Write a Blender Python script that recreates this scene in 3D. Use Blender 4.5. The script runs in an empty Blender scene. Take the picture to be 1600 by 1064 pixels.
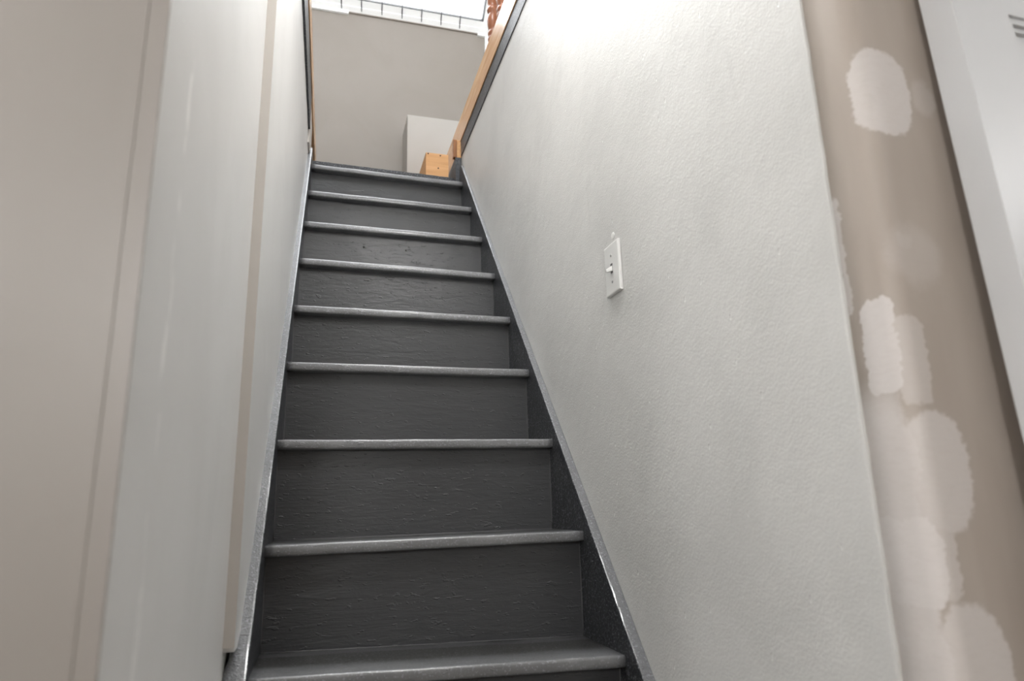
import bpy, bmesh, math, random
from mathutils import Vector, Matrix, noise

random.seed(7)
scene = bpy.context.scene
COL = scene.collection

# ---------------------------------------------------------------- camera
cam_d = bpy.data.cameras.new('camera')
cam = bpy.data.objects.new('camera', cam_d)
COL.objects.link(cam)
cam_d.sensor_width = 36.0
cam_d.lens = 24.0
cam_d.clip_start = 0.02
cam_d.dof.use_dof = True
cam_d.dof.focus_distance = 1.9
cam_d.dof.aperture_fstop = 4.0
R_ = Vector((0.96121238, -0.27461458, -0.02564371))
U_ = Vector((-0.04128208, -0.23517626, 0.97107565))
F_ = Vector((0.27270233, 0.93235131, 0.23739099))
m = Matrix(((R_.x, U_.x, -F_.x), (R_.y, U_.y, -F_.y), (R_.z, U_.z, -F_.z))).to_4x4()
m.translation = Vector((-0.25583, -1.30925, 0.27249))
cam.matrix_world = m
scene.camera = cam

# ---------------------------------------------------------------- sky, daylight, exposure
world = bpy.data.worlds.new('overcast_sky')
scene.world = world
world.use_nodes = True
bg = world.node_tree.nodes['Background']
bg.inputs['Color'].default_value = (0.94, 0.97, 1.0, 1)
bg.inputs['Strength'].default_value = 3.25

scene.view_settings.view_transform = 'Standard'
scene.view_settings.look = 'None'
scene.view_settings.gamma = 1.0
scene.view_settings.use_curve_mapping = False
scene.view_settings.exposure = 1.38
FOOT_W, MID_W = 2.8, 0.85                                        # added unseen fill lamps over the stairs
STAIR_E, FAR_E, HALL_E, SIDE_E = 23.0, 13.0, 25.0, 15.0           # brightness of the added unseen fill globes

# roof slope of the attic: foot of the slope at y = SY, z = SZ, pitch SP
SY, SZ, SP = 2.2, 3.1, math.radians(40)
S_UP = Vector((0, -math.cos(SP), math.sin(SP)))
S_N = Vector((0, -math.sin(SP), -math.cos(SP)))       # into the room
def slope(x, v, n=0.0):
    return Vector((x, SY, SZ)) + S_UP * v + S_N * n
SKY_X0, SKY_X1, SKY_V0, SKY_V1 = -0.43, 0.623, 0.07, 1.25

def portal(name, loc, direction, up, sx, sy):
    d = bpy.data.lights.new(name, 'AREA')
    d.shape = 'RECTANGLE'
    d.size, d.size_y = sx, sy
    d.cycles.is_portal = True
    o = bpy.data.objects.new(name, d)
    COL.objects.link(o)
    z = -Vector(direction).normalized()
    y = Vector(up).normalized()
    x = y.cross(z)
    mm = Matrix(((x.x, y.x, z.x), (x.y, y.y, z.y), (x.z, y.z, z.z))).to_4x4()
    mm.translation = loc
    o.matrix_world = mm
# street-side slope, from the ridge down (v measured down the slope)
RV = 2.3                                              # length of the back slope up to the ridge
RIDGE = slope(0, RV)
S2_DN = Vector((0, -3.0, -2.3)).normalized()
S2_N = Vector((0, 2.3, -3.0)).normalized()
def slope2(x, v, n=0.0):
    return Vector((x, RIDGE.y, RIDGE.z)) + S2_DN * v + S2_N * n
S2X0, S2X1, S2V0, S2V1 = -0.60, 0.60, 0.22, 1.65
portal('added_skylight_portal', slope2((S2X0 + S2X1) / 2, (S2V0 + S2V1) / 2, -0.10), S2_N, -S2_DN, S2X1 - S2X0, S2V1 - S2V0)
portal('skylight_portal', slope((SKY_X0 + SKY_X1) / 2, (SKY_V0 + SKY_V1) / 2, -0.10), S_N, S_UP,
       SKY_X1 - SKY_X0, SKY_V1 - SKY_V0)

# ---------------------------------------------------------------- materials
def srgb(r, g, b):
    f = lambda c: (c / 12.92) if c <= 0.04045 else ((c + 0.055) / 1.055) ** 2.4
    return (f(r / 255), f(g / 255), f(b / 255), 1)

class NT:
    def __init__(s, name):
        s.m = bpy.data.materials.new(name)
        s.m.use_nodes = True
        s.t = s.m.node_tree
        s.b = s.t.nodes['Principled BSDF']
        s.out = s.t.nodes['Material Output']
    def n(s, kind, **kw):
        nd = s.t.nodes.new(kind)
        for k, v in kw.items():
            if k.startswith('i_'):
                nd.inputs[k[2:].replace('_', ' ')].default_value = v
            else:
                setattr(nd, k, v)
        return nd
    def l(s, a, b):
        s.t.links.new(a, b)
    def pos(s):
        return s.n('ShaderNodeNewGeometry').outputs['Position']
    def scaled(s, vec, sc):
        mp = s.n('ShaderNodeMapping')
        mp.inputs['Scale'].default_value = sc
        s.l(vec, mp.inputs['Vector'])
        return mp.outputs['Vector']
    def noise(s, vec, scale, detail=3, rough=0.5, dist=0.0):
        nd = s.n('ShaderNodeTexNoise')
        nd.inputs['Scale'].default_value = scale
        nd.inputs['Detail'].default_value = detail
        nd.inputs['Roughness'].default_value = rough
        nd.inputs['Distortion'].default_value = dist
        s.l(vec, nd.inputs['Vector'])
        return nd.outputs['Fac']
    def ramp(s, fac, stops):
        r = s.n('ShaderNodeValToRGB')
        el = r.color_ramp.elements
        el[0].position, el[0].color = stops[0]
        el[1].position, el[1].color = stops[-1]
        for p, c in stops[1:-1]:
            e = el.new(p)
            e.color = c
        s.l(fac, r.inputs['Fac'])
        return r.outputs['Color']
    def maprange(s, v, a, b, c=0.0, d=1.0, smooth=True):
        mr = s.n('ShaderNodeMapRange')
        if smooth:
            mr.interpolation_type = 'SMOOTHSTEP'
        for i, x in enumerate((a, b, c, d)):
            mr.inputs[i + 1].default_value = x
        s.l(v, mr.inputs[0])
        return mr.outputs[0]
    def math(s, op, a, b=None, clamp=False):
        nd = s.n('ShaderNodeMath', operation=op)
        nd.use_clamp = clamp
        for i, x in enumerate((a, b)):
            if x is None:
                continue
            if isinstance(x, (int, float)):
                nd.inputs[i].default_value = x
            else:
                s.l(x, nd.inputs[i])
        return nd.outputs[0]
    def mix(s, fac, a, b):
        nd = s.n('ShaderNodeMix', data_type='RGBA')
        for sock, x in ((nd.inputs['Factor'], fac), (nd.inputs['A'], a), (nd.inputs['B'], b)):
            if isinstance(x, (int, float, tuple)):
                sock.default_value = x
            else:
                s.l(x, sock)
        return nd.outputs['Result']
    def bump(s, h, strength, distance, prev=None):
        nd = s.n('ShaderNodeBump')
        nd.inputs['Strength'].default_value = strength
        nd.inputs['Distance'].default_value = distance
        s.l(h, nd.inputs['Height'])
        if prev is not None:
            s.l(prev, nd.inputs['Normal'])
        return nd.outputs['Normal']
    def set(s, **kw):
        for k, v in kw.items():
            sock = s.b.inputs[k.replace('_', ' ')]
            if isinstance(v, (int, float, tuple)):
                sock.default_value = v
            else:
                s.l(v, sock)
        return s.m

def mat_plain(name, col, rough=0.5, bump=None, metallic=0.0):
    t = NT(name)
    t.set(Base_Color=col, Roughness=rough, Metallic=metallic)
    if bump:
        t.set(Normal=t.bump(t.noise(t.pos(), bump[0], 3), bump[1], bump[2]))
    return t.m

def mat_wall(name, col, dark, rough=0.45, peel=0.55):
    """rolled wall paint: orange peel, trowel undulation, faint scuffs"""
    t = NT(name)
    p = t.pos()
    big = t.noise(p, 3.2, 4, 0.55, 0.6)
    scuff = t.noise(t.scaled(p, (1, 5.0, 1.6)), 4.0, 5, 0.62, 1.2)
    f = t.maprange(big, 0.38, 0.70)
    f2 = t.maprange(scuff, 0.58, 0.78)
    c = t.mix(t.math('MULTIPLY', f, 0.75), col, dark)
    c = t.mix(t.math('MULTIPLY', f2, 0.6), c, dark)
    # small scratches / nicks
    vor = t.n('ShaderNodeTexVoronoi', feature='F1')
    vor.inputs['Scale'].default_value = 13.0
    vor.inputs['Randomness'].default_value = 1.0
    t.l(t.scaled(p, (1, 2.4, 1.0)), vor.inputs['Vector'])
    nick = t.maprange(vor.outputs['Distance'], 0.075, 0.04)
    n1 = t.noise(p, 240, 2, 0.5)
    n2 = t.noise(p, 26, 3, 0.5)
    h = t.math('ADD', t.math('MULTIPLY', n1, 0.5), t.math('MULTIPLY', n2, 0.9))
    h = t.math('SUBTRACT', h, t.math('MULTIPLY', nick, 0.8))
    t.set(Base_Color=c, Roughness=rough, Normal=t.bump(h, peel, 0.0022))
    return t.m

def mat_black(name, chip=0.0, grain=0.5, col=(0.060, 0.061, 0.065, 1), rough=0.34, coat=0.0):
    """thick glossy charcoal floor paint over worn wood"""
    t = NT(name)
    p = t.pos()
    grainv = t.noise(t.scaled(p, (5, 40, 70)), 2.2, 4, 0.6, 1.1)
    dents = t.noise(t.scaled(p, (30, 55, 80)), 1.6, 2, 0.5)
    d = t.maprange(dents, 0.63, 0.72)
    wavy = t.noise(t.scaled(p, (7, 16, 22)), 2.0, 3, 0.55, 0.8)
    fine = t.noise(p, 260, 3, 0.6)
    h = t.math('ADD', t.math('MULTIPLY', grainv, grain), t.math('MULTIPLY', d, 0.8))
    h = t.math('ADD', h, t.math('MULTIPLY', wavy, 1.2))
    h = t.math('ADD', h, t.math('MULTIPLY', fine, 0.10 + chip * 1.3))
    wear = t.maprange(t.noise(p, 6, 4, 0.6), 0.45, 0.75)
    c = t.mix(t.math('MULTIPLY', wear, 0.25), col, tuple(v * 1.3 for v in col[:3]) + (1,))
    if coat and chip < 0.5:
        # front of every tread a paler grey, darker grime left at the back
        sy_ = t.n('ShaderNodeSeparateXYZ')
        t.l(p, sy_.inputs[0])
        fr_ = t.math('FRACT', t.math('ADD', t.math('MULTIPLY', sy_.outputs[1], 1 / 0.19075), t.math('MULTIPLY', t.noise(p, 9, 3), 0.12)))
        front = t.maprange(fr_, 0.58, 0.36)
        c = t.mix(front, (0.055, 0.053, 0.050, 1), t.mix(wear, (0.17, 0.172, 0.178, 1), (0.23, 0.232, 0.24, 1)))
    if chip:
        sp = t.maprange(t.noise(p, 230, 2, 0.5), 0.57, 0.66)
        c = t.mix(t.math('MULTIPLY', sp, 0.7), c, (0.30, 0.31, 0.33, 1))
    r = t.maprange(t.noise(p, 7, 2), 0.2, 0.8, rough - 0.04, rough + 0.04)
    t.set(Base_Color=c, Roughness=r, Normal=t.bump(h, 0.60 + chip * 0.3, 0.0020))
    if coat:
        t.set(Coat_Weight=coat, Coat_Roughness=0.16)
    return t.m

def mat_wood(name, c1, c2, axis=1, rough=0.4):
    t = NT(name)
    p = t.pos()
    sc = [38, 38, 38]
    sc[axis] = 3.0
    g = t.noise(t.scaled(p, tuple(sc)), 1.0, 5, 0.6, 1.5)
    t.set(Base_Color=t.ramp(g, [(0.3, c1), (0.7, c2)]), Roughness=rough,
          Normal=t.bump(g, 0.25, 0.001))
    return t.m

def mat_beige(name):
    """beige hall paint with skim-coat patches; uv = (run along the wall in m, height in m)"""
    t = NT(name)
    uvn = t.n('ShaderNodeUVMap')
    uv = uvn.outputs['UV']
    nz = t.n('ShaderNodeTexNoise')
    nz.inputs['Scale'].default_value = 34
    nz.inputs['Detail'].default_value = 5
    t.l(uv, nz.inputs['Vector'])
    off = t.n('ShaderNodeVectorMath', operation='MULTIPLY_ADD')
    off.inputs[1].default_value = (0.016, 0.016, 0)
    off.inputs[2].default_value = (-0.008, -0.008, 0)
    t.l(nz.outputs['Color'], off.inputs[0])
    add = t.n('ShaderNodeVectorMath', operation='ADD')
    t.l(uv, add.inputs[0])
    t.l(off.outputs[0], add.inputs[1])
    nz2 = t.n('ShaderNodeTexNoise')
    nz2.inputs['Scale'].default_value = 150
    nz2.inputs['Detail'].default_value = 4
    t.l(uv, nz2.inputs['Vector'])
    off2 = t.n('ShaderNodeVectorMath', operation='MULTIPLY_ADD')
    off2.inputs[1].default_value = (0.012, 0.012, 0)
    off2.inputs[2].default_value = (-0.006, -0.006, 0)
    t.l(nz2.outputs['Color'], off2.inputs[0])
    add2 = t.n('ShaderNodeVectorMath', operation='ADD')
    t.l(add.outputs[0], add2.inputs[0])
    t.l(off2.outputs[0], add2.inputs[1])
    vec = add2.outputs[0]
    def blob(s0, z0, rs, rz, amt=1.0, pw=2.0, soft=0.14):
        sub = t.n('ShaderNodeVectorMath', operation='SUBTRACT')
        sub.inputs[1].default_value = (s0, z0, 0)
        t.l(vec, sub.inputs[0])
        ab = t.n('ShaderNodeVectorMath', operation='ABSOLUTE')
        t.l(sub.outputs[0], ab.inputs[0])
        ml = t.n('ShaderNodeVectorMath', operation='MULTIPLY')
        ml.inputs[1].default_value = (1 / rs, 1 / rz, 0)
        t.l(ab.outputs[0], ml.inputs[0])
        sx = t.n('ShaderNodeSeparateXYZ')
        t.l(ml.outputs[0], sx.inputs[0])
        d = t.math('ADD', t.math('POWER', sx.outputs[0], pw), t.math('POWER', sx.outputs[1], pw))
        return t.math('MULTIPLY', t.maprange(d, 1 + soft, 1 - soft), amt)
    masks = [blob(0.045, 0.757, 0.042, 0.058, 0.85, 2.8),          # big oval on the upper corner
             blob(0.108, 0.757, 0.016, 0.026, 0.30, 2, 0.6),
             blob(0.052, 0.545, 0.036, 0.036, 0.25, 2, 0.6),       # scratchy scrape
             blob(0.040, 0.560, 0.012, 0.013, 0.35, 2, 0.7),
             blob(-0.010, 0.442, 0.024, 0.056, 1.0, 6),            # square patch round the corner
             blob(0.024, 0.420, 0.019, 0.050, 0.50, 4),
             blob(0.036, 0.300, 0.040, 0.064, 0.72, 2.4),          # lower oval
             blob(0.000, 0.310, 0.017, 0.042, 0.85, 2, 0.3),
             blob(-0.016, 0.205, 0.040, 0.046, 1.0, 5),
             blob(0.027, 0.215, 0.010, 0.05, 0.6, 3, 0.3),
             blob(0.042, 0.100, 0.042, 0.064, 0.75, 2.4),          # oval at the foot
             blob(-0.004, 0.090, 0.020, 0.052, 0.90, 3, 0.2),
             blob(-0.049, 0.12, 0.010, 0.10, 0.90, 4),
             blob(-0.046, 0.565, 0.0055, 0.075, 0.9, 4),
             blob(-0.030, 0.13, 0.040, 0.260, 0.85, 6, 0.6)]
    mk = masks[0]
    for x in masks[1:]:
        mk = t.math('MAXIMUM', mk, x)
    brush = t.noise(t.scaled(uv, (60, 240, 1)), 1.0, 4, 0.6, 1.0)
    mk = t.math('MULTIPLY', mk, t.maprange(brush, 0.15, 0.6, 0.82, 1.0), True)
    base = t.mix(t.maprange(t.noise(t.scaled(uv, (20, 4, 1)), 1.0, 3), 0.3, 0.7),
                 (0.460, 0.400, 0.348, 1), (0.500, 0.440, 0.386, 1))
    c = t.mix(mk, base, (0.760, 0.715, 0.690, 1))
    h = t.math('ADD', t.math('MULTIPLY', mk, 0.5), t.math('MULTIPLY', t.noise(t.pos(), 180, 2), 0.12))
    t.set(Base_Color=c, Roughness=t.mix(mk, 0.40, 0.8) if False else 0.5, Normal=t.bump(h, 0.5, 0.001))
    return t.m

def mat_glass(name):
    t = NT(name)
    t.t.nodes.remove(t.b)
    tr = t.n('ShaderNodeBsdfTransparent')
    gl = t.n('ShaderNodeBsdfGlossy')
    gl.inputs['Roughness'].default_value = 0.02
    fr = t.n('ShaderNodeFresnel')
    fr.inputs['IOR'].default_value = 1.45
    mx = t.n('ShaderNodeMixShader')
    t.l(fr.outputs[0], mx.inputs[0])
    t.l(tr.outputs[0], mx.inputs[1])
    t.l(gl.outputs[0], mx.inputs[2])
    t.l(mx.outputs[0], t.out.inputs['Surface'])
    return t.m

def mat_near_wall(name):
    m_ = mat_wall(name, (0.730, 0.726, 0.712, 1), (0.675, 0.670, 0.655, 1), 0.42, 0.25)
    t = NT.__new__(NT)
    t.m, t.t = m_, m_.node_tree
    t.b = t.t.nodes['Principled BSDF']
    p = t.pos()
    sx = t.n('ShaderNodeSeparateXYZ')
    t.l(p, sx.inputs[0])
    wob = t.math('MULTIPLY', t.math('SUBTRACT', t.noise(t.scaled(p, (1, 1, 3)), 3.0, 3), 0.5), 0.02)
    d = t.math('ABSOLUTE', t.math('ADD', t.math('ADD', sx.outputs[1], 0.680), wob))
    band = t.maprange(d, 0.012, 0.002)
    brk = t.maprange(t.noise(t.scaled(p, (1, 30, 9)), 2.0, 3), 0.45, 0.60)
    f = t.math('MULTIPLY', t.math('MULTIPLY', band, brk), 1.0)
    old = t.b.inputs['Base Color'].links[0].from_socket
    t.set(Base_Color=t.mix(f, old, (0.90, 0.89, 0.87, 1)))
    return m_

M = {
    'grey': mat_wall('grey_wall_paint', (0.725, 0.722, 0.705, 1), (0.640, 0.638, 0.622, 1)),
    'grey_l': mat_wall('pale_wall_paint', (0.730, 0.726, 0.712, 1), (0.675, 0.670, 0.655, 1), 0.42, 0.30),
    'near': mat_near_wall('pale_near_wall_paint'),
    'taupe': mat_wall('taupe_wall_paint', (0.290, 0.258, 0.228, 1), (0.272, 0.240, 0.209, 1), 0.5, 0.2),
    'cream': mat_wall('cream_wall_paint', (0.46, 0.435, 0.405, 1), (0.44, 0.415, 0.38, 1), 0.5, 0.15),
    'hall': mat_wall('hall_wall_paint', (0.288, 0.262, 0.240, 1), (0.268, 0.243, 0.221, 1), 0.42, 0.12),
    'beige': mat_beige('beige_patched_paint'),
    'white': mat_plain('white_paint', (0.92, 0.92, 0.91, 1), 0.35, (60, 0.05, 0.001)),
    'door': mat_plain('white_door_paint', (0.68, 0.688, 0.70, 1), 0.38, (90, 0.06, 0.001)),
    'attic_white': mat_plain('attic_white_paint', (0.74, 0.735, 0.72, 1), 0.6),
    'black': mat_black('charcoal_gloss_paint'),
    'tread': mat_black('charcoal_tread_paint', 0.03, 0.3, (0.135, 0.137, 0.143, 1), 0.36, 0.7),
    'stringer': mat_black('charcoal_stringer_paint', 0.12, 0.2, (0.026, 0.028, 0.032, 1), 0.34),
    'chipped_sheen': mat_black('chipped_sheen_paint', 1.0, 0.2, (0.15, 0.155, 0.165, 1), 0.34, 0.8),  # chipped stringer top; its lighter base paints in the gloss reflection
    'trim_dark': mat_black('dark_trim_paint', 0.1, 0.3, (0.050, 0.054, 0.062, 1), 0.4),
    'bead': mat_plain('painted_caulk', (0.10, 0.10, 0.105, 1), 0.4),
    'taupe_trim': mat_plain('taupe_trim_paint', (0.60, 0.56, 0.52, 1), 0.5, (80, 0.1, 0.001)),
    'pine': mat_wood('varnished_pine', srgb(205, 150, 100), srgb(232, 188, 138), 1, 0.22),
    'block': mat_wood('raw_pine', srgb(212, 158, 104), srgb(228, 178, 124), 0, 0.55),
    'oak': mat_wood('brown_oak', srgb(135, 88, 52), srgb(165, 112, 70), 2, 0.4),
    'spindle': mat_wood('turned_reddish_wood', srgb(132, 80, 55), srgb(160, 104, 74), 2, 0.30),
    'plastic': mat_plain('white_switch_plastic', (0.82, 0.82, 0.805, 1), 0.30),
    'dark': mat_plain('dark_gap', (0.02, 0.02, 0.02, 1), 0.6),
    'wire': mat_plain('dark_wire', (0.03, 0.03, 0.035, 1), 0.4, metallic=0.3),
    'filler': mat_plain('white_filler', (0.80, 0.80, 0.78, 1), 0.6),
    'bark': mat_plain('dark_bark', (0.05, 0.045, 0.04, 1), 0.8),
    'carpet': mat_plain('hall_floor_brown', (0.22, 0.17, 0.12, 1), 0.5, (40, 0.2, 0.002)),
    'glass': mat_glass('clear_pane'),
    'brass': mat_plain('dull_steel', (0.5, 0.5, 0.5, 1), 0.4, metallic=0.9),
}
def mat_emit(name, col, s):
    t = NT(name)
    t.set(Base_Color=(0.8, 0.8, 0.8, 1), Emission_Color=col, Emission_Strength=s)
    return t.m

# ---------------------------------------------------------------- mesh helpers
def link(name, me, mat, parent=None, smooth=False):
    me.materials.append(M[mat] if isinstance(mat, str) else mat)
    if smooth:
        for p in me.polygons:
            p.use_smooth = True
    o = bpy.data.objects.new(name, me)
    COL.objects.link(o)
    if parent is not None:
        o.parent = parent
        o.matrix_parent_inverse = parent.matrix_world.inverted()
    return o

def finish(bm, name):
    bmesh.ops.recalc_face_normals(bm, faces=bm.faces)
    me = bpy.data.meshes.new(name)
    bm.to_mesh(me)
    bm.free()
    return me

def bevel_sharp(bm, w, seg=2, ang=0.6):
    ed = [e for e in bm.edges if len(e.link_faces) == 2 and e.calc_face_angle(0) > ang]
    if ed:
        bmesh.ops.bevel(bm, geom=ed, offset=w, segments=seg, affect='EDGES', profile=0.5)

def box_bm(bm, x0, x1, y0, y1, z0, z1):
    vs = [bm.verts.new(c) for c in ((x0, y0, z0), (x1, y0, z0), (x1, y1, z0), (x0, y1, z0),
                                    (x0, y0, z1), (x1, y0, z1), (x1, y1, z1), (x0, y1, z1))]
    for f in ((0, 3, 2, 1), (4, 5, 6, 7), (0, 1, 5, 4), (1, 2, 6, 5), (2, 3, 7, 6), (3, 0, 4, 7)):
        bm.faces.new([vs[i] for i in f])
    return vs

def box(name, x0, x1, y0, y1, z0, z1, mat, parent=None, bev=0.0):
    bm = bmesh.new()
    box_bm(bm, x0, x1, y0, y1, z0, z1)
    if bev:
        bevel_sharp(bm, bev)
    return link(name, finish(bm, name), mat, parent)

def hexa(name, pts, mat, parent=None, bev=0.0):
    """8 points: bottom ring (4) then top ring (4)"""
    bm = bmesh.new()
    vs = [bm.verts.new(p) for p in pts]
    for f in ((0, 3, 2, 1), (4, 5, 6, 7), (0, 1, 5, 4), (1, 2, 6, 5), (2, 3, 7, 6), (3, 0, 4, 7)):
        bm.faces.new([vs[i] for i in f])
    if bev:
        bevel_sharp(bm, bev)
    return link(name, finish(bm, name), mat, parent)

def loft(name, rings, mat, parent=None, smooth=False, uv=None):
    """closed cross-sections joined one after another, ends capped"""
    bm = bmesh.new()
    R = [[bm.verts.new(p) for p in r] for r in rings]
    n = len(R[0])
    for a, b in zip(R, R[1:]):
        for i in range(n):
            j = (i + 1) % n
            bm.faces.new((a[i], a[j], b[j], b[i]))
    bm.faces.new(list(reversed(R[0])))
    bm.faces.new(R[-1])
    if uv:
        ul = bm.loops.layers.uv.new('UVMap')
        idx = {}
        for r in R:
            for i, v in enumerate(r):
                idx[v] = i
        for f in bm.faces:
            for lp in f.loops:
                lp[ul].uv = (uv[idx[lp.vert]], lp.vert.co.z)
    return link(name, finish(bm, name), mat, parent, smooth)

def lathe(name, prof, mat, parent=None, loc=(0, 0, 0), n=20):
    rings = []
    for r, z in prof:
        rings.append([Vector(loc) + Vector((r * math.cos(2 * math.pi * i / n), r * math.sin(2 * math.pi * i / n), z))
                      for i in range(n)])
    o = loft(name, rings, mat, parent, True)
    return o

def tube(name, pts, r, mat, parent=None, n=8):
    pts = [Vector(p) for p in pts]
    rings = []
    for i, p in enumerate(pts):
        d = (pts[min(i + 1, len(pts) - 1)] - pts[max(i - 1, 0)]).normalized()
        a = d.orthogonal().normalized()
        if i and rings:
            a = (rings[-1][0] - pts[i - 1])
            a = (a - d * a.dot(d)).normalized()
        b = d.cross(a)
        rr = r[i] if isinstance(r, (list, tuple)) else r
        rings.append([p + (a * math.cos(2 * math.pi * k / n) + b * math.sin(2 * math.pi * k / n)) * rr for k in range(n)])
    return loft(name, rings, mat, parent, True)

def empty(name, loc=(0, 0, 0)):
    o = bpy.data.objects.new(name, None)
    COL.objects.link(o)
    o.location = loc
    o.empty_display_size = 0.1
    bpy.context.view_layer.update()
    return o

def tag(o, label, cat, group=None):
    o['label'] = label
    o['category'] = cat
    if group:
        o['group'] = group
    return o

def struct(o, label=None, cat=None):
    o['kind'] = 'structure'
    if label:
        o['label'] = label
    if cat:
        o['category'] = cat
    return o

# ---------------------------------------------------------------- stair numbers
RUN, RISE = 0.19075, 0.22021
NOSE = 0.031
SL = RISE / RUN
FLOOR = -4 * RISE
def xl_in(y): return -0.345 + 0.019 * y     # inner face of left stringer
def xl_w(y): return -0.364 + 0.021 * y      # left stair wall
def xr_in(y): return 0.338 + 0.011 * y
def xr_w(y): return 0.362 + 0.004 * y       # right stair wall
CL, CR = 0.050, 0.045                        # stringer top above the nosing line
XN = -0.384                                  # near left wall, a step back from the panel
LAND_Y = 8 * RUN
ATTIC = 2.09

# ---------------------------------------------------------------- structure: lower hall
struct(box('floor', -1.6, 3.6, -3.2, 2.3, FLOOR - 0.1, FLOOR, 'carpet'),
       'brown floor at the foot of the stairs', 'floor')

# right wall of the stairs (grey, skim coat ends in a ragged edge over the beige corner)
rings = []
NZ = 90
for i in range(NZ + 1):
    z = FLOOR + (1.912 - FLOOR) * i / NZ
    e = -0.6555 + 0.0022 * noise.noise((0, 3.1, z * 26)) + 0.0012 * noise.noise((2, 1.1, z * 90))
    fx = 0.0005 * noise.noise((7, 1, z * 20))
    rings.append([Vector((0.3628, e, z)), Vector((xr_w(e) - 0.0005 + fx, e + 0.0006, z)),
                  Vector((xr_w(e) - 0.0014 + fx, e + 0.004, z)),
                  Vector((xr_w(e) - 0.0012 + fx, e + 0.020, z)), Vector((xr_w(e) - 0.0002, e + 0.036, z)),
                  Vector((xr_w(2.2), 2.2, z)), Vector((0.47, 2.2, z)), Vector((0.47, -0.650, z)),
                  Vector((0.3628, -0.650, z))])
struct(loft('wall_right', rings, 'grey'), 'pale grey orange-peel painted wall right of the stairs', 'wall')

# beige bullnose end of that wall turning into the hall wall
sec = [(0.3625, -0.6495), (0.3625, -0.690), (0.3625, -0.705)]
suv = [-0.0555, -0.015, 0.0]
r0 = 0.020
for k in range(1, 9):
    a = math.pi / 2 * k / 8
    sec.append((0.3825 - r0 * math.cos(a), -0.705 - r0 * math.sin(a)))
    suv.append(r0 * a)
s_arc = r0 * math.pi / 2
sec += [(0.46, -0.725), (3.55, -0.725), (3.55, -0.6495)]
suv += [s_arc + 0.46 - 0.3825, s_arc + 3.55 - 0.3825, s_arc + 3.3]
rings = [[Vector((x, y, FLOOR + (1.60 - FLOOR) * i / 12)) for x, y in sec] for i in range(13)]
wb = struct(loft('wall_hall_right', rings, 'beige', uv=suv),
            'beige rounded wall corner patched with white filler beside the door', 'wall')
for p in wb.data.polygons:
    p.use_smooth = abs(p.normal.z) < 0.5 and p.center.y < -0.66 and p.center.x < 0.47

# left wall of the stairs, near part
struct(hexa('wall_left', [(-0.50, -0.787, FLOOR), (-0.382, -0.787, FLOOR), (XN + 0.0015, 2.2, FLOOR), (-0.50, 2.2, FLOOR),
                          (-0.50, -0.787, 1.86), (-0.382, -0.787, 1.86), (XN + 0.0015, 2.2, 1.86), (-0.50, 2.2, 1.86)],
            'near', bev=0.003), 'pale painted wall left of the stairs in front of the raised panel', 'wall')
# hall face of the left corner
struct(box('wall_hall_left', -1.6, -0.3805, -0.7905, -0.7875, FLOOR, 1.55, 'hall', bev=0.0012),
       'taupe hall wall left of the stair opening', 'wall')
o = tube('corner_ridge', [(-0.3952 - 0.0012 * noise.noise((0, 0, z * 0.31)), -0.7904, FLOOR + 0.02 + z * 0.05) for z in range(48)],
         0.0009, 'hall', bpy.data.objects['wall_hall_left'], 6)

# left raised wall panel above the stringer
YP0, YP1, ZP = -0.052, 1.62, 1.885
rings = []
for i in range(41):
    y = YP0 + (YP1 - YP0) * i / 40
    zb = SL * y + CL - 0.004
    if y < 0.01:
        zb = max(zb, 0.060 + 0.006 * noise.noise((0, y * 60, 0)))
    w = 0.0006 * noise.noise((0, y * 9, 2))
    rings.append([Vector((XN + 0.001, y, zb)), Vector((xl_w(y) + w, y, zb)), Vector((xl_w(y) + w, y, ZP)), Vector((XN + 0.001, y, ZP))])
struct(loft('wall_left_panel', rings, 'grey_l'), 'pale raised wall panel above the left stair stringer', 'wall')
# taupe edging strip on the end of the panel
struct(box('trim_1', XN + 0.0005, xl_w(YP0) + 0.0004, YP0 - 0.0035, YP0 - 0.0002, 0.066, 1.86, 'taupe_trim', bev=0.0006),
       'narrow taupe vertical edge of the left wall panel', 'trim')

# hall shell
struct(box('wall_header', -0.382, 0.3625, -0.787, -0.66, 1.35, 1.98, 'grey_l'), 'wall above the stair opening', 'wall')
struct(box('ceiling', -1.6, 3.6, -3.2, -0.727, 1.55, 1.62, 'attic_white'), 'white hall ceiling', 'ceiling')
struct(box('wall_back', -1.6, 3.6, -3.3, -3.2, FLOOR, 1.62, 'hall'), 'hall wall behind the viewer', 'wall')
struct(box('wall_hall_side_left', -1.7, -1.6, -3.3, -0.7, FLOOR, 1.62, 'hall'), 'hall wall on the far left', 'wall')
struct(box('wall_hall_side_right', 3.55, 3.65, -3.3, -0.6, FLOOR, 1.62, 'attic_white'), 'hall wall on the far right', 'wall')

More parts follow.
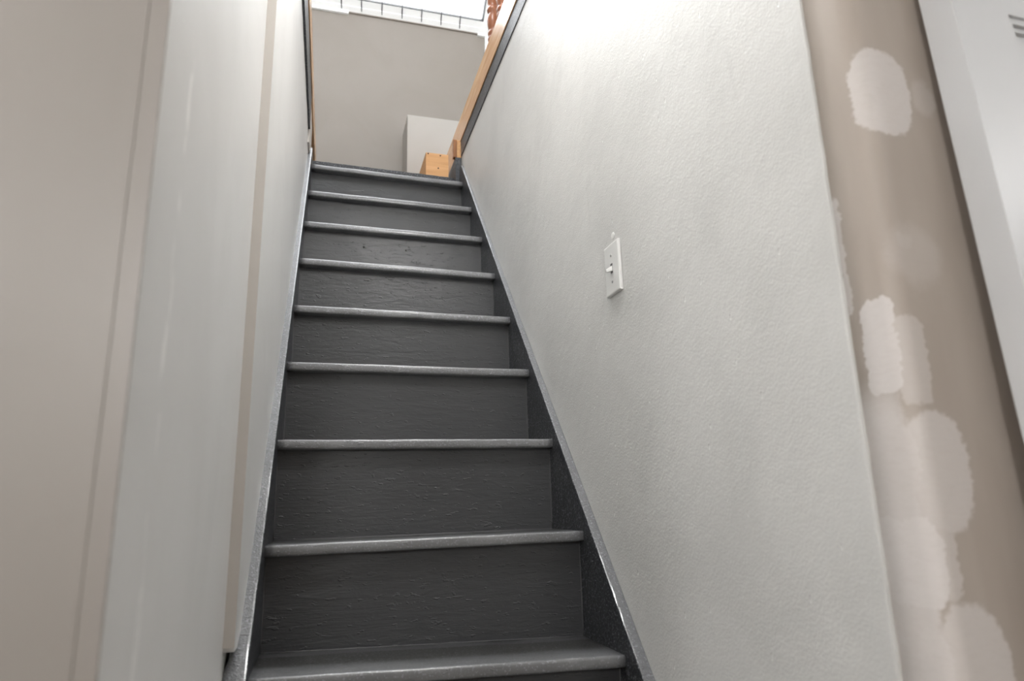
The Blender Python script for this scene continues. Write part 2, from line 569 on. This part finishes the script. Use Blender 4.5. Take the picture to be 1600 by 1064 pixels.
# ---------------------------------------------------------------- structure: attic
struct(box('floor_attic_right', 0.376, 2.4, -0.9, 2.2, 1.93, ATTIC, 'attic_white'), 'attic floor right of the stairwell', 'floor')
struct(box('floor_attic_left', -1.7, -0.372, -0.9, 2.2, 1.93, ATTIC, 'attic_white'), 'attic floor left of the stairwell', 'floor')
struct(box('floor_attic_front', -0.372, 0.376, -0.9, 0.22, 1.98, ATTIC, 'attic_white'), 'attic floor above the foot of the stairs', 'floor')
struct(box('wall_far', -1.7, 0.645, SY, SY + 0.1, FLOOR, SZ + 0.02, 'taupe'), 'taupe knee wall at the head of the stairs', 'wall')
struct(box('wall_far_side', 0.645, 2.4, SY + 0.02, SY + 0.1, 1.70, SZ + 0.02, 'attic_white'), 'white wall right of the taupe knee wall', 'wall')
struct(box('trim_2', 0.646, 0.690, SY - 0.012, SY + 0.03, 1.76, SZ - 0.005, 'white', bev=0.002), 'white vertical board at the right end of the taupe wall', 'trim')
struct(box('wall_low', 0.156, 0.66, 1.985, SY - 0.0005, 1.74, 2.340, 'cream', bev=0.004), 'low cream wall box standing before the taupe wall', 'wall')
# sloped ceiling with the skylight opening (four strips round the hole)
def slab(name, x0, x1, v0, v1, n0, n1, mat, parent=None, bev=0.0):
    p = [slope(x0, v0, n1), slope(x1, v0, n1), slope(x1, v1, n1), slope(x0, v1, n1),
         slope(x0, v0, n0), slope(x1, v0, n0), slope(x1, v1, n0), slope(x0, v1, n0)]
    return hexa(name, p, mat, parent, bev)
VR = RV                                              # slope length to the ridge
FR = 0.04                                            # frame width
struct(slab('ceiling_slope', -1.7, SKY_X0 - FR, 0.0, VR, -0.10, 0.0, 'attic_white'), 'white sloped attic ceiling left of the skylight', 'ceiling')
struct(slab('ceiling_slope', SKY_X1 + FR, 2.4, 0.0, VR, -0.10, 0.0, 'attic_white'), 'white sloped attic ceiling right of the skylight', 'ceiling')
struct(slab('ceiling_slope', SKY_X0 - FR, SKY_X1 + FR, SKY_V1 + FR, VR, -0.10, 0.0, 'attic_white'), 'white sloped attic ceiling above the skylight', 'ceiling')
def slab2(name, x0, x1, v0, v1, n0, n1, mat, parent=None, bev=0.0):
    p = [slope2(x0, v0, n1), slope2(x1, v0, n1), slope2(x1, v1, n1), slope2(x0, v1, n1),
         slope2(x0, v0, n0), slope2(x1, v0, n0), slope2(x1, v1, n0), slope2(x0, v1, n0)]
    return hexa(name, p, mat, parent, bev)
struct(slab2('ceiling_street', -1.7, S2X0, 0.0, 3.78, -0.10, 0.0, 'attic_white'), 'white street-side ceiling slope left of the added skylight', 'ceiling')
struct(slab2('ceiling_street', S2X1, 2.4, 0.0, 3.78, -0.10, 0.0, 'attic_white'), 'white street-side ceiling slope right of the added skylight', 'ceiling')
struct(slab2('ceiling_street', S2X0, S2X1, 0.0, S2V0, -0.10, 0.0, 'attic_white'), 'white street-side ceiling slope above the added skylight', 'ceiling')
struct(slab2('ceiling_street', S2X0, S2X1, S2V1, 3.78, -0.10, 0.0, 'attic_white'), 'white street-side ceiling slope below the added skylight', 'ceiling')
w2 = struct(empty('added_skylight', slope2(0, 0.9)), 'added unseen white framed skylight in the street-side slope', 'window')  # skylight added out of view to bring more light down the stairwell
slab2('frame', S2X0, S2X0 + 0.04, S2V0, S2V1, -0.1, 0.01, 'white', w2)
slab2('frame', S2X1 - 0.04, S2X1, S2V0, S2V1, -0.1, 0.01, 'white', w2)
slab2('frame', S2X0 + 0.04, S2X1 - 0.04, S2V0, S2V0 + 0.04, -0.1, 0.01, 'white', w2)
slab2('frame', S2X0 + 0.04, S2X1 - 0.04, S2V1 - 0.04, S2V1, -0.1, 0.01, 'white', w2)
slab2('pane', S2X0 + 0.04, S2X1 - 0.04, S2V0 + 0.04, S2V1 - 0.04, -0.045, -0.04, 'glass', w2)
for nm, x0, x1 in (('wall_gable_left', -1.8, -1.7), ('wall_gable_right', 2.4, 2.5)):
    struct(box(nm, x0, x1, -2.5, 2.3, 1.9, 4.75, 'attic_white'), 'white attic gable wall on the ' + nm.split('_')[-1], 'wall')

# skylight
win = struct(empty('window_1', slope(0.1, 0.07)), 'white framed skylight in the sloped attic ceiling', 'window')
slab('frame', SKY_X0 - FR, SKY_X1 + FR, 0.031, SKY_V0 - 0.004, -0.10, 0.010, 'white', win, 0.003)
slab('frame', SKY_X0 - FR, SKY_X1 + FR, SKY_V1, SKY_V1 + FR, -0.10, 0.010, 'white', win, 0.003)
slab('frame', SKY_X0 - FR, SKY_X0 - 0.004, SKY_V0 - 0.004, SKY_V1, -0.10, 0.010, 'white', win, 0.003)
slab('frame', SKY_X1 + 0.004, SKY_X1 + FR, SKY_V0 - 0.004, SKY_V1, -0.10, 0.010, 'white', win, 0.003)
slab('gasket', SKY_X0 - 0.004, SKY_X1 + 0.004, SKY_V0 - 0.004, SKY_V0, -0.05, 0.003, 'dark', win)
slab('gasket', SKY_X0 - 0.004, SKY_X1 + 0.004, SKY_V1 - 0.004, SKY_V1, -0.05, 0.003, 'dark', win)
slab('gasket', SKY_X0 - 0.004, SKY_X0, SKY_V0, SKY_V1 - 0.004, -0.05, 0.003, 'dark', win)
slab('gasket', SKY_X1, SKY_X1 + 0.004, SKY_V0, SKY_V1 - 0.004, -0.05, 0.003, 'dark', win)
slab('pane', SKY_X0, SKY_X1, SKY_V0, SKY_V1, -0.045, -0.040, 'glass', win)
slab('sill', SKY_X0 - FR, SKY_X1 + FR, 0.0, 0.027, -0.02, 0.016, 'white', win, 0.002)
box('sill_end', -0.50, -0.165, SY - 0.016, SY - 0.0005, SZ - 0.030, SZ + 0.004, 'white', win, 0.002)
box('sill_end', 0.600, 0.688, SY - 0.016, SY - 0.0005, SZ - 0.030, SZ + 0.004, 'white', win, 0.002)
box('apron', -0.165, 0.600, SY - 0.010, SY - 0.0005, SZ - 0.018, SZ - 0.002, 'taupe', win, 0.002)

# wire guard: short prongs on the sill crossing the lower frame
ORD = ('first', 'second', 'third', 'fourth', 'fifth', 'sixth', 'seventh')
for k, x in enumerate((-0.211, -0.098, 0.019, 0.136, 0.251, 0.368, 0.482)):
    tag(tube('wire_peg', [slope(x + 0.005, 0.010, 0.018), slope(x + 0.002, 0.045, 0.016), slope(x, 0.086, 0.015)],
             [0.0022, 0.0032, 0.0024], 'wire', None, 6),
        ORD[k] + ' short dark wire peg from the left along the skylight sill', 'wire peg', 'wire pegs along the skylight sill')
# twig over the glass outside
tw = tag(tube('twig', [(0.40, 2.463, 3.577), (0.490, 2.496, 3.552), (0.567, 2.513, 3.537), (0.614, 2.526, 3.527), (0.690, 2.550, 3.506)],
              [0.0045, 0.004, 0.004, 0.003, 0.001], 'bark', None, 6), 'thin bare twig hanging outside the skylight glass', 'twig')
tube('side_shoot', [(0.614, 2.522, 3.529), (0.620, 2.536, 3.518), (0.628, 2.552, 3.505)], [0.002, 0.0015, 0.001], 'bark', tw, 6)

# ---------------------------------------------------------------- staircase
ZL = {8: 1.769, 7: 1.535, 6: 1.320, 5: 1.105, 4: 0.883, 3: 0.667, 2: 0.441, 1: 0.211, 0: 0.006}
ZR = {8: 1.758, 7: 1.529, 6: 1.315, 5: 1.098, 4: 0.881, 3: 0.667, 2: 0.444, 1: 0.217, 0: -0.010}
for k in (-1, -2, -3):
    ZL[k] = ZR[k] = k * RISE
stairs = tag(empty('staircase', (0, -0.6, FLOOR)), 'steep charcoal painted wooden staircase climbing between grey walls', 'staircase')
COVER = 0.018                                       # floor covering on the landing lies on the top tread
TT = 0.023
def tread(k):
    y0 = k * RUN
    y1 = (k + 1) * RUN + NOSE + 0.012
    drop = COVER if k == 8 else 0.0
    if k == 8:
        y0 -= 0.004
        y1 = y0 + 0.16
    prof = [(y1, 0.0), (y0 + 0.030, 0.0)]
    r = 0.0085
    for j in range(11):
        a = math.pi / 2 + math.pi * j / 10
        ca, sa = math.cos(a), math.sin(a)
        prof.append((y0 + r - r * abs(ca) ** 0.62, -TT / 2 + (TT / 2) * math.copysign(abs(sa) ** 0.62, sa)))
    prof += [(y1, -TT)]
    NX = 36
    rings = []
    for i in range(NX + 1):
        f = i / NX
        ring = []
        for (y, dz) in prof:
            x = xl_in(y) + (xr_in(y) - xl_in(y)) * f
            z = ZL[k] + (ZR[k] - ZL[k]) * f - drop
            wz = 0.0011 * noise.noise((x * 9, k * 5.3, 0.3)) + 0.0005 * noise.noise((x * 40, k * 3.1, y * 30))
            wy = 0.0011 * noise.noise((x * 11, k * 7.7, 9.0)) if y < y0 + 0.03 else 0
            ring.append(Vector((x, y + wy, z + dz + wz)))
        rings.append(ring)
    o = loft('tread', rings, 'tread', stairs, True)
    return o
def zt(k, f, below=False):
    return ZL[k] + (ZR[k] - ZL[k]) * f
for k in range(-3, 9):
    tread(k)
for k in range(-3, 9):
    yf = k * RUN + NOSE
    rings = []
    NX = 12
    for i in range(NX + 1):
        f = i / NX
        x = xl_in(yf) - 0.001 + (xr_in(yf) - xl_in(yf) + 0.002) * f
        zb = (zt(k - 1, f) if k > -3 else FLOOR) - 0.001
        ztop = zt(k, f) - TT + 0.002 - (COVER if k == 8 else 0)
        w = 0.0008 * noise.noise((x * 6, k * 4.0, 1.7))
        rings.append([Vector((x, yf + w, zb)), Vector((x, yf + w, ztop)), Vector((x, yf + 0.018, ztop)), Vector((x, yf + 0.018, zb))])
    loft('riser', rings, 'black', stairs)
    for s, fx in ((0, xl_in(yf) + 0.0002), (1, xr_in(yf) - 0.0002)):
        zb = (zt(k - 1, s) if k > -3 else FLOOR)
        ztop = zt(k, s) - TT - (COVER if k == 8 else 0)
        tube('caulk_bead', [(fx + 0.0006 * noise.noise((k, s, j)), yf - 0.0006, zb + (ztop - zb) * j / 8) for j in range(9)], 0.0014, 'bead', stairs, 6)
    # caulk line where the riser meets the tread below
    tube('caulk_bead', [(xl_in(yf) + (xr_in(yf) - xl_in(yf)) * j / 10, yf - 0.0004,
                         (zt(k - 1, j / 10) if k > -3 else FLOOR) + 0.0004) for j in range(11)], 0.0014, 'bead', stairs, 6)
# two nail holes in the third riser from the top
for x in (-0.105, 0.055):
    lathe('nail_hole', [(0.0035, -0.001), (0.0035, 0.001)], 'dark', stairs, (0, 0, 0), 8).matrix_world = \
        Matrix.Translation((x, 6 * RUN + NOSE - 0.0012, 1.245)) @ Matrix.Rotation(math.pi / 2, 4, 'X')

def stringer(xin, xout, c, name):
    ys = [-0.80 + (1.63 + 0.80) * i / 150 for i in range(151)]
    rings = []
    for y in ys:
        top = SL * y + c
        bot = max(FLOOR, top - 0.42)
        top = max(top, FLOOR + 0.02)
        if y > 1.56:
            top = min(top, SL * 1.56 + c)
        j1 = 0.0010 * noise.noise((y * 60, 1, c)) + 0.0007 * noise.noise((y * 170, 4, c))
        j2 = 0.0008 * noise.noise((y * 60, 9, c))
        xi, xo = xin(y), xout(y)
        s = 1 if xo > xi else -1
        rings.append([Vector((xi, y, bot)), Vector((xi, y, top - 0.004)), Vector((xi + s * 0.0012 + j2, y, top - 0.001)),
                      Vector((xi + s * 0.004 + j2, y, top + j1 * 0.5)), Vector((xo - s * 0.003, y, top + j1)),
                      Vector((xo, y, top - 0.001)), Vector((xo, y, bot))])
    o = loft(name, rings, 'stringer', stairs, False)
    o.data.materials.append(M['chipped_sheen'])
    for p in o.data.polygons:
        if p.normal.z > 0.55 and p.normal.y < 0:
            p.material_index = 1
    return o
stringer(xl_in, lambda y: XN + 0.0025 if y < YP0 + 0.03 else max(XN + 0.0025, xl_w(y) - 0.012), CL, 'stringer')
stringer(xr_in, lambda y: xr_w(y) - 0.0004, CR, 'stringer')

# ---------------------------------------------------------------- landing
rings = []
for i in range(31):
    f = i / 30
    x = xl_in(LAND_Y) + 0.004 + (0.331 - xl_in(LAND_Y) - 0.004) * f
    z = ZL[8] + (ZR[8] - ZL[8]) * f + 0.0012 * noise.noise((x * 30, 0, 5))
    ye = LAND_Y + 0.002 * noise.noise((x * 22, 3, 5)) + (0.018 * ((f - 0.95) / 0.05) ** 2 if f > 0.95 else 0)
    z -= 0.004 * max(0, (f - 0.95) / 0.05)
    rings.append([Vector((x, ye, z - COVER + 0.001)), Vector((x, ye - 0.001, z - 0.003)), Vector((x, ye + 0.004, z)), Vector((x, 2.2, z)), Vector((x, 2.2, z - COVER + 0.001))])
struct(loft('floor_landing', rings, 'trim_dark'), 'dark covered landing floor at the head of the stairs', 'floor')
struct(box('floor_landing_base', -0.36, 0.66, LAND_Y + 0.17, 2.2, 1.66, 1.738, 'black'), 'floor base beneath the landing', 'floor')

# curb on both sides of the stairwell: dark lower trim, pine fascia above
def rail(name, xf, y0, y1, z0, z1, t0, t1, mat, kindlabel):
    n = 24
    rings = []
    for i in range(n + 1):
        y = y0 + (y1 - y0) * i / n
        a, b = xf(y) + t0, xf(y) + t1
        w = 0.0008 * noise.noise((y * 12, z0 * 7, t0 * 50))
        rings.append([Vector((a + w, y, z0)), Vector((a + w, y, z1)), Vector((b, y, z1)), Vector((b, y, z0))])
    return struct(loft(name, rings, mat), *kindlabel)
rail('trim_3', xr_w, 0.22, 2.18, 1.9125, 1.990, -0.004, 0.012, 'trim_dark', ('dark painted trim along the top of the right stair wall', 'trim'))
rail('trim_4', xr_w, 0.22, 2.18, 1.9905, 2.108, -0.008, 0.0125, 'pine', ('light pine board above the dark trim of the right wall', 'trim'))
rail('trim_5', xl_w, 0.22, 1.42, 1.855, 2.005, 0.008, -0.012, 'trim_dark', ('dark painted trim along the top of the left stair wall', 'trim'))
rail('trim_6', xl_w, 1.423, 1.62, 1.795, 1.980, 0.007, -0.012, 'taupe_trim', ('taupe painted end piece of the left upper trim', 'trim'))
rail('trim_7', xl_w, 0.22, 2.15, 2.0055, 2.108, 0.012, -0.012, 'pine', ('light pine board above the dark trim of the left wall', 'trim'))
struct(box('wall_stub_left', -0.372, -0.345, 1.625, 2.198, 1.70, 2.004, 'taupe'), 'taupe wall piece beside the landing on the left', 'wall')

# raw pine block lying on the landing, slat behind it
blk = tag(box('timber_block', 0.190, 0.296, 1.560, 1.93, 1.766, 1.889, 'block', None, 0.002), 'raw pine timber block lying on the landing floor', 'timber block')
for x, z in ((0.258, 1.880), (0.248, 1.815), (0.2, 1.884)):
    s = lathe('screw', [(0.0034, -0.001), (0.0034, 0.001)], 'dark', blk, (0, 0, 0), 8)
    s.matrix_world = Matrix.Translation((x, 1.5595, z)) @ Matrix.Rotation(math.pi / 2, 4, 'X')
struct(box('trim_8', 0.3285, 0.3450, 1.60, 1.625, 1.905, 1.997, 'oak', None, 0.0015), 'narrow brown upright end strip on the right curb beside the pine block', 'trim')
struct(box('trim_9', 0.338, 0.3655, 1.60, 1.98, 1.766, 1.904, 'trim_dark', None, 0.0015), 'dark skirting under the right curb beside the landing', 'trim')
struct(box('trim_10', 0.3455, 0.3660, 1.60, 1.98, 1.9045, 1.995, 'pine', None, 0.0015), 'light pine lining behind the brown end strip', 'trim')
# balusters of the attic railing
def baluster(x, y, label):
    o = empty('baluster', (x, y, ATTIC))
    tag(o, label, 'baluster', 'turned balusters of the attic railing')
    z0 = ATTIC
    box('square_base', x - 0.022, x + 0.022, y - 0.022, y + 0.022, z0 + 0.0005, z0 + 0.115, 'spindle', o, 0.002)
    prof = [(0.020, 0.115), (0.0235, 0.122), (0.0245, 0.131), (0.021, 0.139), (0.019, 0.143), (0.023, 0.150), (0.0245, 0.158),
            (0.022, 0.166), (0.0185, 0.172), (0.0205, 0.178), (0.024, 0.196), (0.0265, 0.222), (0.025, 0.240), (0.020, 0.252),
            (0.018, 0.258), (0.024, 0.266), (0.026, 0.275), (0.023, 0.284), (0.019, 0.290), (0.022, 0.300), (0.027, 0.34),
            (0.028, 0.38), (0.024, 0.46), (0.018, 0.56), (0.016, 0.62), (0.021, 0.64), (0.021, 0.66), (0.017, 0.68), (0.017, 0.80)]
    lathe('turned_shaft', [(r, z0 + z) for r, z in prof], 'spindle', o, (x, y, 0), 20)
    return o
baluster(0.412, 1.135, 'reddish turned wooden baluster nearest the landing on the right curb')
baluster(0.412, 0.985, 'reddish turned wooden baluster half hidden behind the right curb board')
hr = tag(box('handrail', 0.385, 0.440, 0.60, 1.30, ATTIC + 0.80, ATTIC + 0.85, 'spindle', None, 0.012), 'reddish wooden handrail over the balusters', 'handrail')

# ---------------------------------------------------------------- light switch
sy, sz = -0.016, 0.7735
xw = xr_w(sy)
sw = tag(empty('light_switch', (xw, sy, sz)), 'white toggle light switch on the grey right wall', 'light switch')
bm = bmesh.new()
box_bm(bm, xw - 0.0085, xw - 0.0015, sy - 0.036, sy + 0.036, sz - 0.0575, sz + 0.0575)
top = [e for e in bm.edges if all(v.co.x < xw - 0.008 for v in e.verts)]
bmesh.ops.bevel(bm, geom=top, offset=0.004, segments=4, affect='EDGES', profile=0.6)
link('cover_plate', finish(bm, 'cover_plate'), 'plastic', sw, False)
box('mounting_box', xw - 0.0016, xw + 0.002, sy - 0.028, sy + 0.030, sz - 0.052, sz + 0.050, 'dark', sw)
box('toggle_slot', xw - 0.0090, xw - 0.0080, sy - 0.0052, sy + 0.0052, sz - 0.011, sz + 0.011, 'bead', sw, 0.0003)
hexa('toggle', [(xw - 0.0085, sy - 0.0042, sz - 0.006), (xw - 0.0085, sy + 0.0042, sz - 0.006), (xw - 0.0085, sy + 0.0042, sz + 0.006), (xw - 0.0085, sy - 0.0042, sz + 0.006),
                (xw - 0.022, sy - 0.0034, sz - 0.0105), (xw - 0.022, sy + 0.0034, sz - 0.0105), (xw - 0.0235, sy + 0.0034, sz - 0.0045), (xw - 0.0235, sy - 0.0034, sz - 0.0045)],
     'plastic', sw, 0.0008)
for dz in (-0.030, 0.030):
    s = lathe('screw', [(0.0030, -0.0006), (0.0034, 0.0), (0.0028, 0.0008)], 'brass', sw, (0, 0, 0), 10)
    s.matrix_world = Matrix.Translation((xw - 0.0086, sy, sz + dz)) @ Matrix.Rotation(-math.pi / 2, 4, 'Y')
dot = lathe('filler_dot', [(0.0085, 0.0), (0.0082, 0.0006), (0.006, 0.0010)], 'filler', None, (0, 0, 0), 20)
dot.matrix_world = Matrix.Translation((xw - 0.0002, sy + 0.0, sz + 0.0765)) @ Matrix.Rotation(-math.pi / 2, 4, 'Y')
tag(dot, 'small round dab of white filler on the wall just above the light switch', 'filler dab')

# ---------------------------------------------------------------- white panel door leaning on the hall wall
LEAN = 0.0365
DX, DW, DH, DT = 0.465, 0.76, 1.995, 0.040
door = tag(empty('panel_door', (DX, -0.725, FLOOR)), 'white panelled door leaning against the beige hall wall on the right', 'door')
def dpt(x, z, d):
    """x from the free edge, z from the door foot, d from the back face towards the viewer"""
    zz = FLOOR + z
    yb = -0.7395 + (zz - 0.890) * LEAN
    return Vector((DX + x, yb - d, zz))
def dbox(name, x0, x1, z0, z1, d0, d1, parent, bev=0.0, inset=0.0):
    return hexa(name, [dpt(x0, z0, d0), dpt(x1, z0, d0), dpt(x1, z1, d0), dpt(x0, z1, d0),
                       dpt(x0 + inset, z0 + inset, d1), dpt(x1 - inset, z0 + inset, d1), dpt(x1 - inset, z1 - inset, d1), dpt(x0 + inset, z1 - inset, d1)],
                'door', parent, bev)
ST = 0.090
dbox('stile', 0, ST, 0, DH, 0, DT, door, 0.002)
dbox('stile', DW - ST, DW, 0, DH, 0, DT, door, 0.002)
rails = [(0, 0.20), (0.80, 0.92), (1.735, 1.83), (DH - 0.10, DH)]
mid0, mid1 = DW / 2 - 0.05, DW / 2 + 0.05
for a, b in rails:
    dbox('rail', ST - 0.0005, DW - ST + 0.0005, a, b, 0, DT - 0.0004, door, 0.0)
for (a, b), (c, d) in zip(rails, rails[1:]):
    dbox('mullion', mid0, mid1, b, c, 0, DT - 0.0006, door)
    for x0, x1 in ((ST, mid0), (mid1, DW - ST)):
        pn = dbox('panel', x0, x1, b, c, 0.006, DT - 0.014, door)
        # ogee moulding: four stepped strips, then the raised field
        for w0, w1, dd in ((0.0, 0.009, 0.004), (0.009, 0.016, 0.009)):
            dbox('moulding', x0, x0 + w1, b, c, 0.01, DT - dd, pn, 0.0015)
            dbox('moulding', x1 - w1, x1, b, c, 0.01, DT - dd, pn, 0.0015)
            dbox('moulding', x0, x1, c - w1, c, 0.01, DT - dd, pn, 0.0015)
            dbox('moulding', x0, x1, b, b + w1, 0.01, DT - dd, pn, 0.0015)
        dbox('raised_field', x0 + 0.028, x1 - 0.028, b + 0.028, c - 0.028, 0.01, DT - 0.006, pn, 0.0, 0.012)

# ---------------------------------------------------------------- added fill lamps, out of view (hall, and over the stairs)
OPAL = mat_emit('fill_opal_glass', (1.0, 0.97, 0.93, 1), 3.0)
def added_ceiling_lamp(x, y, z, r, watts, label):  # added above the view to brighten the lower stair walls
    lamp = tag(empty('added_ceiling_lamp', (x, y, z)), label, 'added fill lamp')
    lathe('added_lamp_base', [(r + 0.012, z - 0.015), (r + 0.012, z - 0.0005)], 'white', lamp, (x, y, 0), 28)
    lathe('added_lamp_shade', [(0.15 * r, z - 0.075), (0.6 * r, z - 0.066), (0.88 * r, z - 0.046), (r, z - 0.03), (r, z - 0.0155)], OPAL, lamp, (x, y, 0), 28)
    ld = bpy.data.lights.new('added_fill_light', 'AREA')
    ld.shape = 'DISK'
    ld.size = 2 * r
    ld.energy = watts
    ld.color = (1.0, 0.995, 0.985)
    lo = bpy.data.objects.new('added_fill_light', ld)
    COL.objects.link(lo)
    lo.location = (x, y, z - 0.08)
    lo.parent = lamp
    lo.matrix_parent_inverse = lamp.matrix_world.inverted()
added_ceiling_lamp(0.22, -0.54, 1.98, 0.12, FOOT_W, 'added unseen opal fill lamp over the foot of the stairs')
added_ceiling_lamp(0.0, 0.06, 1.98, 0.12, MID_W, 'added unseen opal fill lamp further up over the stairs')
def pendant(gx, gy, gz, top, r, glow, label):  # added globes out of view that lift the stairwell and hall light
    pend = tag(empty('added_globe_lamp', (gx, gy, top)), label, 'pendant lamp')
    tube('cord', [(gx, gy, gz + r + 0.01), (gx, gy, top)], 0.003, 'dark', pend, 6)
    lathe('cap', [(0.035, gz + r - 0.005), (0.035, gz + r + 0.01), (0.012, gz + r + 0.022)], 'brass', pend, (gx, gy, 0), 20)
    lathe('globe', [(r * math.sin(math.pi * j / 14) + 0.0005, gz - r * math.cos(math.pi * j / 14)) for j in range(15)],
          mat_emit('fill_globe_glass', (1.0, 0.995, 0.985, 1), glow), pend, (gx, gy, 0), 24)
pendant(0.0, 0.42, 3.00, RIDGE.z - 0.03, 0.09, STAIR_E, 'added unseen globe fill lamp hanging above the stairwell')
pendant(-0.62, -2.30, 0.80, 1.549, 0.12, HALL_E, 'added unseen globe fill lamp in the hall behind the viewer')
pendant(-1.20, -1.50, 0.80, 1.549, 0.12, SIDE_E, 'added unseen globe fill lamp in the hall near its left wall')
pendant(1.7, -1.75, 1.22, 1.549, 0.12, FAR_E, 'added unseen globe fill lamp in the hall beyond the white door')
